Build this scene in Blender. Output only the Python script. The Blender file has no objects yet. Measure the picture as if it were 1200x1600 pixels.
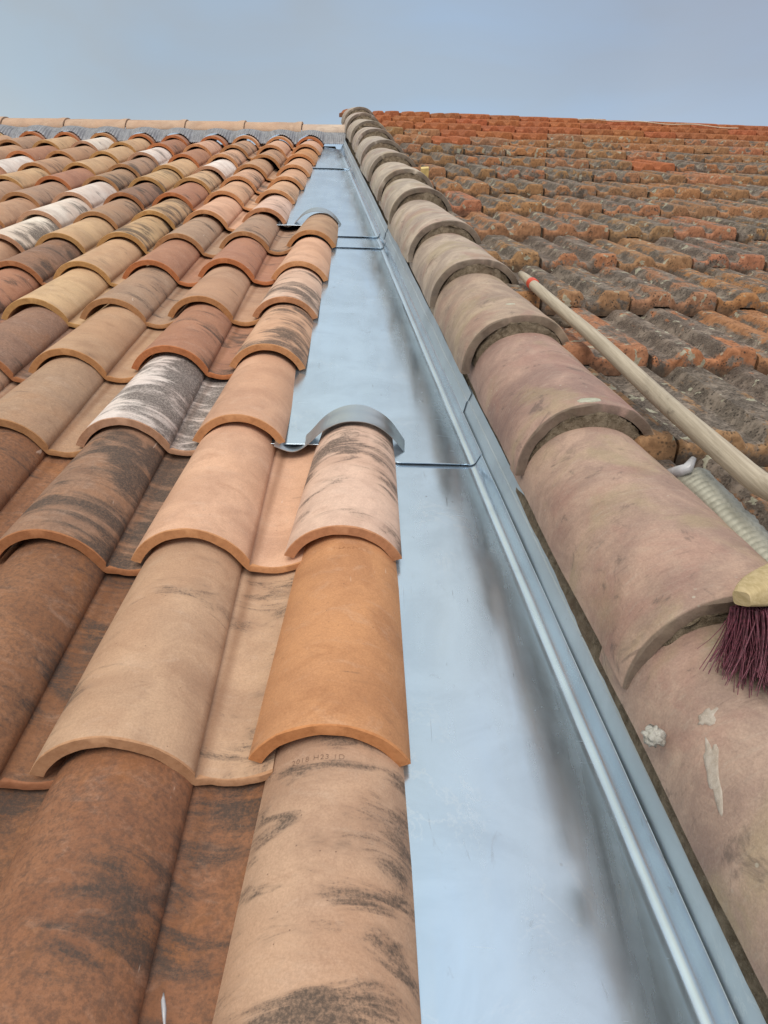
import bpy, math, random
from mathutils import Matrix, Vector, noise
rnd = random.Random(11)
S = bpy.context.scene
COL = S.collection
R = math.radians

# ------------------------------------------------------------------ camera, world, sun, exposure
PITCH = 20.0                                   # roof pitch
ROOF = Matrix.Rotation(R(PITCH), 4, 'X')       # plane frame (across, up the slope, normal) -> world
CAMR = Matrix(((0.99985, -0.01727, -0.001094), (0.008646, 0.553349, -0.832905), (0.01499, 0.832771, 0.553415))).to_4x4()
cam = bpy.data.cameras.new('camera'); camo = bpy.data.objects.new('camera', cam); COL.objects.link(camo)
camo.matrix_world = ROOF @ Matrix.Translation((0, 0, .65)) @ CAMR
cam.sensor_fit = 'VERTICAL'; cam.sensor_height = 36.0; cam.lens = 26.0
cam.clip_start = .01; cam.clip_end = 3000
S.camera = camo
S.render.resolution_x = 768; S.render.resolution_y = 1024

SUN_EL, SUN_AZ = 50.0, -172.0                   # azimuth clockwise from +Y (up the slope)
w = bpy.data.worlds.new('World'); S.world = w; w.use_nodes = True
wn = w.node_tree; wn.nodes.clear()
def wnode(t, **k):
    n = wn.nodes.new(t)
    for a, b in k.items(): setattr(n, a, b)
    return n
sky = wnode('ShaderNodeTexSky', sky_type='NISHITA', sun_disc=False, sun_elevation=R(SUN_EL), sun_rotation=R(SUN_AZ))
bg1 = wnode('ShaderNodeBackground'); bg1.inputs[1].default_value = .045
wn.links.new(sky.outputs[0], bg1.inputs[0])
tc = wnode('ShaderNodeTexCoord'); sep = wnode('ShaderNodeSeparateXYZ'); wn.links.new(tc.outputs['Generated'], sep.inputs[0])
ramp = wnode('ShaderNodeValToRGB'); e = ramp.color_ramp.elements
e[0].position = 0.0; e[0].color = (.14, .16, .18, 1)
e[1].position = 1.0; e[1].color = (.46, .53, .56, 1)
x = ramp.color_ramp.elements.new(.27); x.color = (.120, .143, .160, 1)
x = ramp.color_ramp.elements.new(.42); x.color = (.124, .147, .166, 1)
x = ramp.color_ramp.elements.new(.62); x.color = (.36, .41, .44, 1)
wn.links.new(sep.outputs['Z'], ramp.inputs[0])
cn = wnode('ShaderNodeTexNoise'); cn.inputs['Scale'].default_value = 1.6; cn.inputs['Detail'].default_value = 3; cn.inputs['Distortion'].default_value = .4
wn.links.new(tc.outputs['Generated'], cn.inputs['Vector'])
cr = wnode('ShaderNodeMapRange'); cr.inputs[1].default_value = .35; cr.inputs[2].default_value = .7; cr.inputs[3].default_value = .86; cr.inputs[4].default_value = 1.14
wn.links.new(cn.outputs[0], cr.inputs[0])
# cloud cover: paler and warmer to the left, greyer to the right
lr = wnode('ShaderNodeMapRange'); lr.inputs[1].default_value = .05; lr.inputs[2].default_value = -.45; lr.inputs[3].default_value = 0; lr.inputs[4].default_value = 1
rr_ = wnode('ShaderNodeMapRange'); rr_.inputs[1].default_value = .05; rr_.inputs[2].default_value = .42; rr_.inputs[3].default_value = 0; rr_.inputs[4].default_value = 1
wn.links.new(sep.outputs['X'], lr.inputs[0]); wn.links.new(sep.outputs['X'], rr_.inputs[0])
l0 = wnode('ShaderNodeMix', data_type='RGBA', blend_type='MULTIPLY'); l0.inputs[7].default_value = (1.22, 1.06, .78, 1)
lm = wnode('ShaderNodeMix', data_type='RGBA', blend_type='MULTIPLY'); lm.inputs[7].default_value = (1.0, .86, .80, 1)
wn.links.new(lr.outputs[0], l0.inputs[0]); wn.links.new(ramp.outputs[0], l0.inputs[6])
wn.links.new(rr_.outputs[0], lm.inputs[0]); wn.links.new(l0.outputs[2], lm.inputs[6])
bg2 = wnode('ShaderNodeBackground')
cg = wnode('ShaderNodeTexNoise'); cg.inputs['Scale'].default_value = 2.3; cg.inputs['Detail'].default_value = 5; cg.inputs['Distortion'].default_value = .6
cm = wnode('ShaderNodeMapping'); cm.inputs[3].default_value = (1, 1, 2.6); wn.links.new(tc.outputs['Generated'], cm.inputs[0]); wn.links.new(cm.outputs[0], cg.inputs['Vector'])
cg2 = wnode('ShaderNodeMapRange'); cg2.inputs[1].default_value = .42; cg2.inputs[2].default_value = .60; cg2.inputs[3].default_value = 0; cg2.inputs[4].default_value = 1
wn.links.new(cg.outputs[0], cg2.inputs[0])
gm = wnode('ShaderNodeMix', data_type='RGBA', blend_type='MULTIPLY'); gm.inputs[7].default_value = (1.02, .90, .74, 1)
wn.links.new(cg2.outputs[0], gm.inputs[0]); wn.links.new(lm.outputs[2], gm.inputs[6])
wn.links.new(gm.outputs[2], bg2.inputs[0]); wn.links.new(cr.outputs[0], bg2.inputs[1])
add = wnode('ShaderNodeAddShader'); wo = wnode('ShaderNodeOutputWorld')
wn.links.new(bg1.outputs[0], add.inputs[0]); wn.links.new(bg2.outputs[0], add.inputs[1]); wn.links.new(add.outputs[0], wo.inputs[0])

sl = bpy.data.lights.new('sun', 'SUN'); so = bpy.data.objects.new('sun', sl); COL.objects.link(so)
sl.energy = 1.05; sl.angle = R(38); sl.color = (1, .92, .82)
az = R(SUN_AZ); el = R(SUN_EL)
sd = Vector((math.sin(az)*math.cos(el), math.cos(az)*math.cos(el), math.sin(el)))
so.rotation_euler = sd.to_track_quat('Z', 'Y').to_euler()
S.view_settings.view_transform = 'Standard'; S.view_settings.look = 'None'
S.view_settings.exposure = .82; S.view_settings.gamma = 1

# ------------------------------------------------------------------ frames
LF = ROOF
_A = Vector((0.21768587, 0.03096043, -0.00736985)); _B = Vector((-0.04078812, 0.35065968, -0.00101964))
_C = Vector((0.2720433, 1.30314391, 0.0946448)); _N = Vector((0.03287912, 0.00673059, 0.99943667))
_Y = _B.normalized(); _X = _Y.cross(_N).normalized()
RB = Matrix(((_X.x, _Y.x, _N.x, _C.x), (_X.y, _Y.y, _N.y, _C.y), (_X.z, _Y.z, _N.z, _C.z), (0, 0, 0, 1)))
RFr = ROOF @ RB                                 # old roof frame -> world
RA = Vector((_A.dot(_X), _A.dot(_Y), 0)); RBv = Vector((0, _B.length, 0))

# ------------------------------------------------------------------ helpers
def mesh_obj(name, V, F, mat, mw=None, parent=None, smooth=True, auto=None):
    m = bpy.data.meshes.new(name); m.from_pydata([tuple(v) for v in V], [], F); m.update()
    o = bpy.data.objects.new(name, m); COL.objects.link(o)
    if mat: m.materials.append(mat)
    if smooth:
        m.polygons.foreach_set('use_smooth', [True]*len(m.polygons))
        if auto is not None: m.set_sharp_from_angle(angle=R(auto))
    if parent is not None: o.parent = parent
    if mw is not None:
        if parent is not None: o.matrix_parent_inverse = Matrix()
        o.matrix_basis = mw
    return o
def tag(o, label=None, cat=None, group=None, kind=None):
    if label: o['label'] = label
    if cat: o['category'] = cat
    if group: o['group'] = group
    if kind: o['kind'] = kind
    return o
def loft(sections, close_ring=True, caps=True):
    """sections: equal-length lists of points"""
    V = []; F = []; n = len(sections[0])
    for s in sections: V += s
    for i in range(len(sections)-1):
        a = i*n; b = a+n
        for j in range(n if close_ring else n-1):
            k = (j+1) % n
            F.append((a+j, a+k, b+k, b+j))
    if caps and close_ring:
        F.append(tuple(range(n))[::-1]); L = (len(sections)-1)*n; F.append(tuple(range(L, L+n)))
    return V, F
def strip_solid(sections, th_vec):
    """closed ring: section forward + offset section backwards"""
    out = []
    for s, t in zip(sections, th_vec): out.append(s + t[::-1])
    return out
def nz(x, y, z=0, s=1.0): return noise.noise(Vector((x*s, y*s, z*s)))
def tube(pts, rad, n=10):
    secs = []
    for i, p in enumerate(pts):
        p = Vector(p); a = Vector(pts[max(i-1, 0)]); b = Vector(pts[min(i+1, len(pts)-1)])
        d = (b-a).normalized(); u = d.cross(Vector((0, 0, 1)))
        if u.length < 1e-3: u = Vector((1, 0, 0))
        u.normalize(); v = u.cross(d)
        r = rad[i] if isinstance(rad, (list, tuple)) else rad
        secs.append([p + u*r*math.cos(2*math.pi*k/n) + v*r*math.sin(2*math.pi*k/n) for k in range(n)])
    return loft(secs)

# ------------------------------------------------------------------ materials
class NT:
    def __init__(s, name):
        s.m = bpy.data.materials.new(name); s.m.use_nodes = True; s.t = s.m.node_tree; s.t.nodes.clear()
        s.out = s.t.nodes.new('ShaderNodeOutputMaterial'); s.b = s.t.nodes.new('ShaderNodeBsdfPrincipled')
        s.t.links.new(s.b.outputs[0], s.out.inputs[0])
    def n(s, t, ins=None, **k):
        nd = s.t.nodes.new(t)
        for a, b in k.items(): setattr(nd, a, b)
        for i, v in (ins or {}).items(): s.put(nd.inputs[i], v)
        return nd
    def put(s, sock, v):
        if isinstance(v, bpy.types.NodeSocket): s.t.links.new(v, sock)
        elif isinstance(v, bpy.types.Node): s.t.links.new(v.outputs[0], sock)
        else: sock.default_value = v
    def math(s, op, a, b=0.0, c=0.0, clamp=False):
        return s.n('ShaderNodeMath', {0: a, 1: b, 2: c}, operation=op, use_clamp=clamp).outputs[0]
    def mix(s, f, a, b, bt='MIX'):
        nd = s.n('ShaderNodeMix', {0: f, 6: a, 7: b}, data_type='RGBA', blend_type=bt); return nd.outputs[2]
    def noise(s, vec, scale, detail=4, rough=.6, dist=0.0):
        return s.n('ShaderNodeTexNoise', {'Vector': vec, 'Scale': scale, 'Detail': detail, 'Roughness': rough, 'Distortion': dist}).outputs[0]
    def mapv(s, vec, scale, loc=(0, 0, 0), rot=(0, 0, 0)):
        return s.n('ShaderNodeMapping', {0: vec, 1: loc, 2: rot, 3: scale}).outputs[0]
    def step(s, v, a, b, lo=0.0, hi=1.0):
        return s.n('ShaderNodeMapRange', {0: v, 1: a, 2: b, 3: lo, 4: hi}, interpolation_type='SMOOTHSTEP').outputs[0]
    def attr(s, name, out='Fac'):
        return s.n('ShaderNodeAttribute', attribute_type='OBJECT', attribute_name=name).outputs[out]
    def obj(s): return s.n('ShaderNodeTexCoord').outputs['Object']
    def sep(s, v): return s.n('ShaderNodeSeparateXYZ', {0: v}).outputs
    def bump(s, h, strength=.5, dist=.001, prev=None):
        nd = s.n('ShaderNodeBump', {'Strength': strength, 'Distance': dist, 'Height': h})
        if prev is not None: s.put(nd.inputs['Normal'], prev)
        return nd.outputs[0]
    def seeded(s, co):
        sd_ = s.attr('seed'); cmb = s.n('ShaderNodeCombineXYZ', {0: sd_, 1: s.math('MULTIPLY', sd_, 1.7), 2: s.math('MULTIPLY', sd_, .6)})
        return s.n('ShaderNodeVectorMath', {0: co, 1: cmb.outputs[0]}, operation='ADD').outputs[0]
    def fin(s, col, rough, normal=None, metal=0.0, spec=None):
        s.put(s.b.inputs['Base Color'], col); s.put(s.b.inputs['Roughness'], rough); s.put(s.b.inputs['Metallic'], metal)
        if normal is not None: s.put(s.b.inputs['Normal'], normal)
        if spec is not None: s.b.inputs['Specular IOR Level'].default_value = spec
        return s.m

def mat_clay():
    s = NT('new_clay'); co = s.obj(); v = s.seeded(co); X = s.sep(co)
    tint = s.attr('tint', 'Color'); stain = s.attr('stain'); speck = s.attr('speck'); lip = s.attr('lip', 'Color')
    big = s.noise(v, 11, 5, .6, .6)
    col = s.mix(s.step(big, .3, .7), s.mix(1, tint, (.80, .76, .74, 1), 'MULTIPLY'), s.mix(1, tint, (1.1, 1.1, 1.08, 1), 'MULTIPLY'))
    # dusty pale bloom and brownish drift
    bl = s.noise(s.mapv(v, (14, 30, 14)), 1.3, 8, .7, 1.2)
    col = s.mix(s.math('MULTIPLY', s.step(bl, .5, .72), .35), col, s.mix(.5, tint, (.62, .48, .38, 1)))
    lo = s.noise(s.mapv(v, (5, 4, 5), (1, 9, 3)), 1.0, 3, .55, .5)
    col = s.mix(s.math('MULTIPLY', s.step(lo, .42, .62), .35), col, s.mix(.55, tint, (.50, .25, .13, 1)))
    dr = s.noise(s.mapv(v, (9, 16, 9), (3, 1, 0)), 1.6, 7, .7, .8)
    col = s.mix(s.math('MULTIPLY', s.step(dr, .52, .75), .38), col, s.mix(1, tint, (.55, .44, .38, 1), 'MULTIPLY'))
    fine = s.noise(v, 420, 3, .7); med = s.noise(v, 90, 5, .7)
    col = s.mix(1, col, s.n('ShaderNodeCombineColor', {0: s.step(fine, .2, .8, .86, 1.12), 1: s.step(fine, .2, .8, .85, 1.12), 2: s.step(fine, .2, .8, .84, 1.12)}).outputs[0], 'MULTIPLY')
    # rust coloured speckle of the older, darker tiles
    m2_ = s.noise(v, 190, 4, .75)
    sp = s.math('ADD', s.math('MULTIPLY', med, .25), s.math('ADD', s.math('MULTIPLY', m2_, .5), s.math('MULTIPLY', big, .25)))
    spm = s.math('MULTIPLY', s.step(sp, .43, .60), speck)
    col = s.mix(s.math('MULTIPLY', spm, .62), col, (.075, .05, .04, 1))
    col = s.mix(s.math('MULTIPLY', s.math('MULTIPLY', s.step(big, .5, .7), speck), .5), col, (.36, .14, .045, 1))
    # groove shade and rust painted along the seam between roll and pan
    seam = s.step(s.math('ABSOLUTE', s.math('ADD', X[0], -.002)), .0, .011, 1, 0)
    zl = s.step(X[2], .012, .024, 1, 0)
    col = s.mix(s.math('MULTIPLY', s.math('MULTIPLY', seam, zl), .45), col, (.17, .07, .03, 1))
    # soot coloured streaks that run across the roll
    st = s.noise(s.mapv(v, (8.5, 31, 10)), 1.0, 8, .66, .8)
    reg = s.noise(v, 8, 2, .5)
    flank = s.step(X[0], -.11, -.015)
    far = s.attr('flank')
    q = s.math('ADD', st, s.math('MULTIPLY', s.math('SUBTRACT', reg, .5), .75))
    q = s.math('ADD', q, s.math('MULTIPLY', s.math('SUBTRACT', fine, .5), .30))
    q = s.math('ADD', q, s.math('MULTIPLY', flank, s.math('MULTIPLY', far, .13)))
    th = s.math('MULTIPLY_ADD', stain, -.34, .80)
    m = s.step(s.math('SUBTRACT', q, th), -.05, .15)
    # every tile carries at least a faint smudge
    q2 = s.noise(s.mapv(v, (10, 26, 10), (7, 2, 1)), 1.0, 6, .7, .4)
    m2 = s.math('MULTIPLY', s.step(s.math('ADD', q2, s.math('MULTIPLY', s.math('SUBTRACT', fine, .5), .2)), .60, .76), .5)
    grit = s.step(s.noise(v, 260, 4, .75), .3, .62, .55, 1.0)
    col = s.mix(s.math('MULTIPLY', s.math('MAXIMUM', m, m2), s.math('MULTIPLY', grit, .90)), col, (.062, .050, .043, 1))
    # light scuffs
    sc = s.noise(s.mapv(v, (60, 14, 60), (0, 0, 0), (0, 0, .7)), 1.0, 3, .6, .3)
    col = s.mix(s.math('MULTIPLY', s.step(sc, .72, .76), .55), col, (.66, .52, .42, 1))
    pit = s.n('ShaderNodeTexVoronoi', {'Vector': v, 'Scale': 95.0}).outputs[0]
    pm = s.math('MULTIPLY', s.step(pit, .05, .09, 1, 0), s.step(s.noise(v, 20, 1), .55, .6))
    col = s.mix(s.math('MULTIPLY', pm, .6), col, (.12, .07, .05, 1))
    # moulded front edge, unweathered clay
    lm_ = s.step(s.math('SUBTRACT', X[1], s.math('MULTIPLY', s.step(X[0], .0, .002), .0045)), .0014, .0026, 1, 0)
    lc = s.mix(s.step(s.noise(s.mapv(v, (90, 60, 90)), 1, 5, .75), .35, .75), lip, s.mix(1, lip, (.74, .68, .62, 1), 'MULTIPLY'))
    col = s.mix(s.math('MULTIPLY', lm_, .92), col, lc)
    hb = s.math('ADD', s.math('MULTIPLY', fine, .5), s.math('ADD', s.math('MULTIPLY', med, .8), s.math('MULTIPLY', pm, -.5)))
    nb = s.bump(hb, .55, .0009)
    nb = s.bump(s.noise(v, 22, 3), .35, .004, nb)
    return s.fin(col, s.step(big, .2, .8, .74, .92), nb, 0, .3)
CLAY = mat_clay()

def mat_old():
    s = NT('old_clay'); co = s.obj(); v = s.seeded(co); X = s.sep(co)
    tint = s.attr('tint', 'Color'); crust = s.attr('crust')
    big = s.noise(v, 14, 5, .65, .7); med = s.noise(v, 60, 6, .72, .5); fine = s.noise(v, 330, 4, .7)
    col = s.mix(s.step(med, .3, .7), s.mix(1, tint, (.62, .56, .52, 1), 'MULTIPLY'), s.mix(1, tint, (1.18, 1.12, 1.05, 1), 'MULTIPLY'))
    hump = s.step(X[2], .030, .044)
    face = s.step(X[1], .004, .020, 1, 0)
    # grey black weathering crust lies on the flats, rubs off on humps and front faces
    lng = s.noise(s.mapv(v, (42, 7, 42), (3, 3, 3)), 1.0, 6, .66, .25)
    q = s.math('ADD', s.math('MULTIPLY', big, .55), s.math('MULTIPLY', lng, .55))
    q = s.math('SUBTRACT', q, s.math('MULTIPLY', hump, .07)); q = s.math('SUBTRACT', q, s.math('MULTIPLY', face, .15))
    q = s.math('ADD', q, s.math('MULTIPLY', s.math('SUBTRACT', fine, .5), .12))
    th = s.math('MULTIPLY_ADD', crust, -.42, .78)
    cm = s.step(s.math('SUBTRACT', q, th), -.03, .05)
    cc = s.mix(s.step(s.noise(v, 26, 6, .75, .5), .43, .64), (.060, .051, .043, 1), (.25, .205, .165, 1))
    cc = s.mix(s.math('MULTIPLY', s.step(fine, .35, .7), .5), cc, (.24, .21, .18, 1))
    col = s.mix(s.math('MULTIPLY', cm, .93), col, cc)
    # black lichen dots on the faces and a darker foot
    vd = s.n('ShaderNodeTexVoronoi', {'Vector': s.mapv(v, (1, 1, 1)), 'Scale': 150.0, 'Randomness': 1.0}).outputs[0]
    dm = s.math('MULTIPLY', s.step(vd, .25, .42, 1, 0), s.step(s.noise(v, 45, 4, .7), .45, .55))
    col = s.mix(s.math('MULTIPLY', dm, s.math('MULTIPLY', crust, .9)), col, (.035, .028, .024, 1))
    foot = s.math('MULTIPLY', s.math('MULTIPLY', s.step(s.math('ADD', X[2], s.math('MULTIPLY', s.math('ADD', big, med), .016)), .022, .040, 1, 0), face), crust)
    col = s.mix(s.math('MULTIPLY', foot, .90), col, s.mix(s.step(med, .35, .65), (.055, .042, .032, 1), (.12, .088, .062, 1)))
    # pale lichen patches
    l1 = s.noise(v, 30, 3, .55, .3); lm_ = s.math('MULTIPLY', s.step(s.math('ADD', l1, s.math('MULTIPLY', fine, .05)), .665, .68), s.step(crust, .2, .5))
    lcol = s.mix(s.step(s.noise(v, 120, 3), .4, .6), (.42, .40, .31, 1), (.30, .29, .21, 1))
    col = s.mix(s.math('MULTIPLY', lm_, .85), col, lcol)
    l2 = s.n('ShaderNodeTexVoronoi', {'Vector': v, 'Scale': 24.0}).outputs[0]
    sm = s.math('MULTIPLY', s.step(l2, .07, .10, 1, 0), s.step(s.noise(v, 9, 2), .5, .56))
    col = s.mix(s.math('MULTIPLY', s.math('MULTIPLY', sm, crust), .7), col, (.40, .36, .28, 1))
    hb = s.math('ADD', s.math('MULTIPLY', med, 1.2), s.math('MULTIPLY', fine, .45))
    nb = s.bump(hb, .42, .0010)
    return s.fin(col, .92, nb, 0, .2)
OLD = mat_old()

def mat_cap():
    s = NT('cap_clay'); co = s.obj(); v = s.seeded(co); X = s.sep(co)
    tint = s.attr('tint', 'Color')
    big = s.noise(v, 7, 6, .68, 1.1); med = s.noise(v, 40, 6, .7, .6); fine = s.noise(v, 380, 4, .7)
    brush = s.noise(s.mapv(v, (18, 150, 40), (0, 0, 0), (0, 0, .35)), 1.0, 5, .65, .25)
    col = s.mix(s.step(big, .32, .68), s.mix(1, tint, (.70, .66, .66, 1), 'MULTIPLY'), s.mix(1, tint, (1.18, 1.15, 1.08, 1), 'MULTIPLY'))
    col = s.mix(s.math('MULTIPLY', s.step(med, .45, .75), .45), col, s.mix(1, tint, (.72, .70, .68, 1), 'MULTIPLY'))
    yl = s.noise(s.mapv(v, (1, 1, 1), (9, 4, 2)), 9, 4, .6, .5)
    col = s.mix(s.math('MULTIPLY', s.step(yl, .5, .68), .5), col, (.36, .29, .175, 1))
    pk = s.noise(s.mapv(v, (1, 1, 1), (2, 8, 5)), 10, 4, .6, .5)
    col = s.mix(s.math('MULTIPLY', s.step(pk, .5, .66), .4), col, (.34, .185, .15, 1))
    col = s.mix(s.math('MULTIPLY', s.step(brush, .52, .72), .28), col, (.46, .38, .31, 1))
    col = s.mix(s.math('MULTIPLY', s.step(brush, .28, .42, 1, 0), .28), col, (.12, .09, .075, 1))
    dk = s.noise(s.mapv(v, (1, 1, 1), (5, 5, 1)), 19, 6, .72, .8)
    col = s.mix(s.math('MULTIPLY', s.step(s.math('ADD', dk, s.math('MULTIPLY', fine, .1)), .62, .74), .55), col, (.09, .075, .065, 1))
    col = s.mix(1, col, s.n('ShaderNodeCombineColor', {0: s.step(fine, .2, .8, .86, 1.12), 1: s.step(fine, .2, .8, .86, 1.12), 2: s.step(fine, .2, .8, .86, 1.12)}).outputs[0], 'MULTIPLY')
    vo = s.n('ShaderNodeTexVoronoi', {'Vector': v, 'Scale': 60.0}).outputs[0]
    sm = s.math('MULTIPLY', s.step(vo, .08, .13, 1, 0), s.step(s.noise(v, 14, 2), .55, .6))
    col = s.mix(s.math('MULTIPLY', sm, .7), col, (.48, .43, .35, 1))
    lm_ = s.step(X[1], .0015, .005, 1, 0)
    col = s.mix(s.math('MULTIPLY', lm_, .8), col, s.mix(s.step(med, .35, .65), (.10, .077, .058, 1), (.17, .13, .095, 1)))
    hb = s.math('ADD', s.math('ADD', s.math('MULTIPLY', med, .9), s.math('MULTIPLY', fine, .35)), s.math('MULTIPLY', brush, .5))
    return s.fin(col, .86, s.bump(hb, .95, .0018), 0, .3)
CAPM = mat_cap()

def mat_zinc(name='zinc', base=(.59, .70, .80, 1), r0=.16, r1=.30):
    s = NT(name); co = s.obj(); v = co
    smear = s.noise(s.mapv(v, (26, 3.2, 10)), 1.0, 6, .62, .5)
    cloud = s.noise(v, 6.5, 5, .62, .7)
    weave = s.noise(s.mapv(v, (700, 30, 700)), 1, 2, .5); weave2 = s.noise(s.mapv(v, (30, 700, 30)), 1, 2, .5)
    blot = s.noise(s.mapv(v, (30, 14, 30), (4, 1, 0)), 1.0, 6, .7, 1.2)
    col = s.mix(s.step(cloud, .35, .7), base, tuple(c*.86 for c in base[:3]) + (1,))
    # oily dark marks and finger smears
    m1 = s.math('MULTIPLY', s.step(blot, .62, .72), .35)
    col = s.mix(m1, col, (.33, .35, .37, 1))
    m2 = s.math('MULTIPLY', s.step(s.noise(s.mapv(v, (120, 16, 60), (1, 7, 0)), 1.0, 4, .6, .3), .70, .76), .6)
    col = s.mix(m2, col, (.20, .21, .22, 1))
    vo = s.n('ShaderNodeTexVoronoi', {'Vector': v, 'Scale': 26.0}).outputs[0]
    m3 = s.math('MULTIPLY', s.step(vo, .03, .06, 1, 0), s.step(s.noise(v, 11, 2), .55, .6))
    col = s.mix(s.math('MULTIPLY', m3, .6), col, (.22, .21, .20, 1))
    scr = s.noise(s.mapv(v, (10, 260, 60), (2, 2, 2), (0, 0, .25)), 1.0, 2, .5, .4)
    m4 = s.math('MULTIPLY', s.step(scr, .73, .77), .35)
    rough = s.math('ADD', s.step(smear, .3, .75, r0, r1), s.math('ADD', s.math('MULTIPLY', m1, .25), s.math('MULTIPLY', m4, .4)))
    rough = s.math('ADD', rough, s.math('MULTIPLY', s.step(s.noise(v, 60, 3), .4, .7), .02))
    ln = s.noise(s.mapv(v, (420, 5, 60), (3, 0, 0), (0, 0, .03)), 1.0, 2, .5, .1)
    m5 = s.math('MULTIPLY', s.step(ln, .70, .74), s.step(s.noise(v, 5, 2), .5, .6))
    col = s.mix(s.math('MULTIPLY', m5, .45), col, (.24, .25, .26, 1))
    tide = s.noise(s.mapv(v, (7, 5, 7), (8, 3, 0)), 1.0, 7, .68, 1.6)
    m6 = s.math('MULTIPLY', s.step(s.math('ABSOLUTE', s.math('SUBTRACT', tide, .54)), .0, .014, 1, 0), s.step(s.noise(v, 3, 2), .48, .6))
    col = s.mix(s.math('MULTIPLY', m6, .30), col, (.82, .84, .84, 1))
    h = s.math('ADD', s.math('MULTIPLY', weave, .5), s.math('MULTIPLY', weave2, .5))
    nb = s.bump(h, .03, .0003)
    nb = s.bump(s.noise(s.mapv(v, (9, 3.0, 9)), 1.0, 2, .5), .12, .006, nb)
    return s.fin(col, rough, nb, .88)
ZINC = mat_zinc()
ZSTRIP = mat_zinc('zinc_trim', (.57, .645, .70, 1), .44, .58)
ZCOLLAR = mat_zinc('zinc_collar', (.44, .49, .53, 1), .30, .42)

def mat_rock(name, a, b, c, sc=60, bd=.004, rough=.95):
    s = NT(name); v = s.obj(); n1 = s.noise(v, sc, 7, .72, .4); n2 = s.noise(v, sc*6, 4, .7); n3 = s.noise(v, sc*.2, 3)
    col = s.mix(s.step(n1, .3, .7), a, b); col = s.mix(s.math('MULTIPLY', s.step(n3, .45, .65), .5), col, c)
    vo = s.n('ShaderNodeTexVoronoi', {'Vector': v, 'Scale': sc*3.5}).outputs[0]
    col = s.mix(s.math('MULTIPLY', s.step(vo, .12, .2, 1, 0), .4), col, tuple(min(1, q*1.5) for q in b[:3]) + (1,))
    return s.fin(col, rough, s.bump(s.math('ADD', n1, s.math('MULTIPLY', n2, .5)), 1.0, bd), 0, .2)
MORTAR = mat_rock('mortar', (.13, .095, .06, 1), (.34, .27, .19, 1), (.20, .14, .095, 1), 75, .008)
LUMP = mat_rock('cement_crumb', (.46, .44, .39, 1), (.62, .60, .54, 1), (.36, .33, .28, 1), 120, .003)
SMEAR = mat_rock('dried_mortar', (.40, .34, .28, 1), (.53, .47, .41, 1), (.36, .29, .23, 1), 140, .001)
LICHEN = mat_rock('pale_lichen', (.42, .42, .33, 1), (.56, .55, .45, 1), (.32, .31, .22, 1), 150, .001)
GROUND = mat_rock('earth', (.10, .085, .06, 1), (.16, .14, .10, 1), (.07, .09, .04, 1), 2, .05)
DECK = mat_rock('boards', (.05, .04, .03, 1), (.08, .065, .05, 1), (.04, .03, .025, 1), 20, .003)

def mat_lead(name, a, b, sc=1):
    s = NT(name); v = s.obj(); n1 = s.noise(s.mapv(v, (60, 14, 20)), 1.0, 6, .7, .5); n2 = s.noise(v, 25, 4, .6)
    col = s.mix(s.step(n1, .3, .7), a, b); col = s.mix(s.math('MULTIPLY', s.step(n2, .55, .7), .4), col, tuple(q*.5 for q in a[:3]) + (1,))
    return s.fin(col, .55, s.bump(n1, .4, .001), .35)
LEAD = mat_lead('pleated_lead', (.20, .20, .215, 1), (.33, .33, .345, 1))
OLDLEAD = mat_lead('weathered_band', (.30, .29, .235, 1), (.52, .51, .43, 1))
def mat_wood(name, a, b, dark, lo=1.0):
    s = NT(name); v = s.obj(); g = s.noise(s.mapv(v, (260, 9, 260)), 1.0, 5, .65, .4); n2 = s.noise(s.mapv(v, (14, 5, 14)), 1.0, 5, .65, .8); n3 = s.noise(v, 45, 6, .75)
    col = s.mix(s.step(g, .3, .7), a, b); col = s.mix(s.math('MULTIPLY', s.step(n2, .45, .7), .5), col, tuple(q*.72 for q in a[:3]) + (1,))
    col = s.mix(s.math('MULTIPLY', s.step(s.math('ADD', s.math('MULTIPLY', n2, .55), s.math('MULTIPLY', n3, .45)), .56, .66), lo), col, dark)
    return s.fin(col, .72, s.bump(s.math('ADD', g, n3), .5, .0012), 0, .35)
HANDLE = mat_wood('worn_wood', (.36, .30, .225, 1), (.50, .43, .33, 1), (.12, .10, .075, 1), .75)
BLOCK = mat_wood('broom_wood', (.42, .32, .16, 1), (.56, .44, .25, 1), (.16, .10, .05, 1), .35)
def mat_plain(name, a, rough=.5, var=.3, sc=60, metal=0, trans=0):
    s = NT(name); v = s.obj(); n1 = s.noise(v, sc, 4, .6)
    col = s.mix(s.step(n1, .3, .7), tuple(q*(1-var) for q in a[:3]) + (1,), tuple(min(1, q*(1+var)) for q in a[:3]) + (1,))
    return s.fin(col, rough, s.bump(n1, .2, .0006), metal)
TAPE = mat_plain('red_tape', (.62, .07, .03), .5, .2)
BRISTLE = mat_plain('bristle', (.15, .038, .058), .5, .5, 300)
PLASTIC = mat_plain('clear_plastic', (.45, .45, .47), .2, .2)
FOAM = mat_plain('yellow_foam', (.66, .50, .20), .8, .2)
ROPE = mat_plain('cord', (.58, .46, .34), .8, .2, 200)
STAMP = mat_plain('stamp_clay', (.24, .15, .10), .9, .2)
STAMP2 = mat_plain('stamp_clay_orange', (.46, .22, .10), .9, .2)

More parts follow.
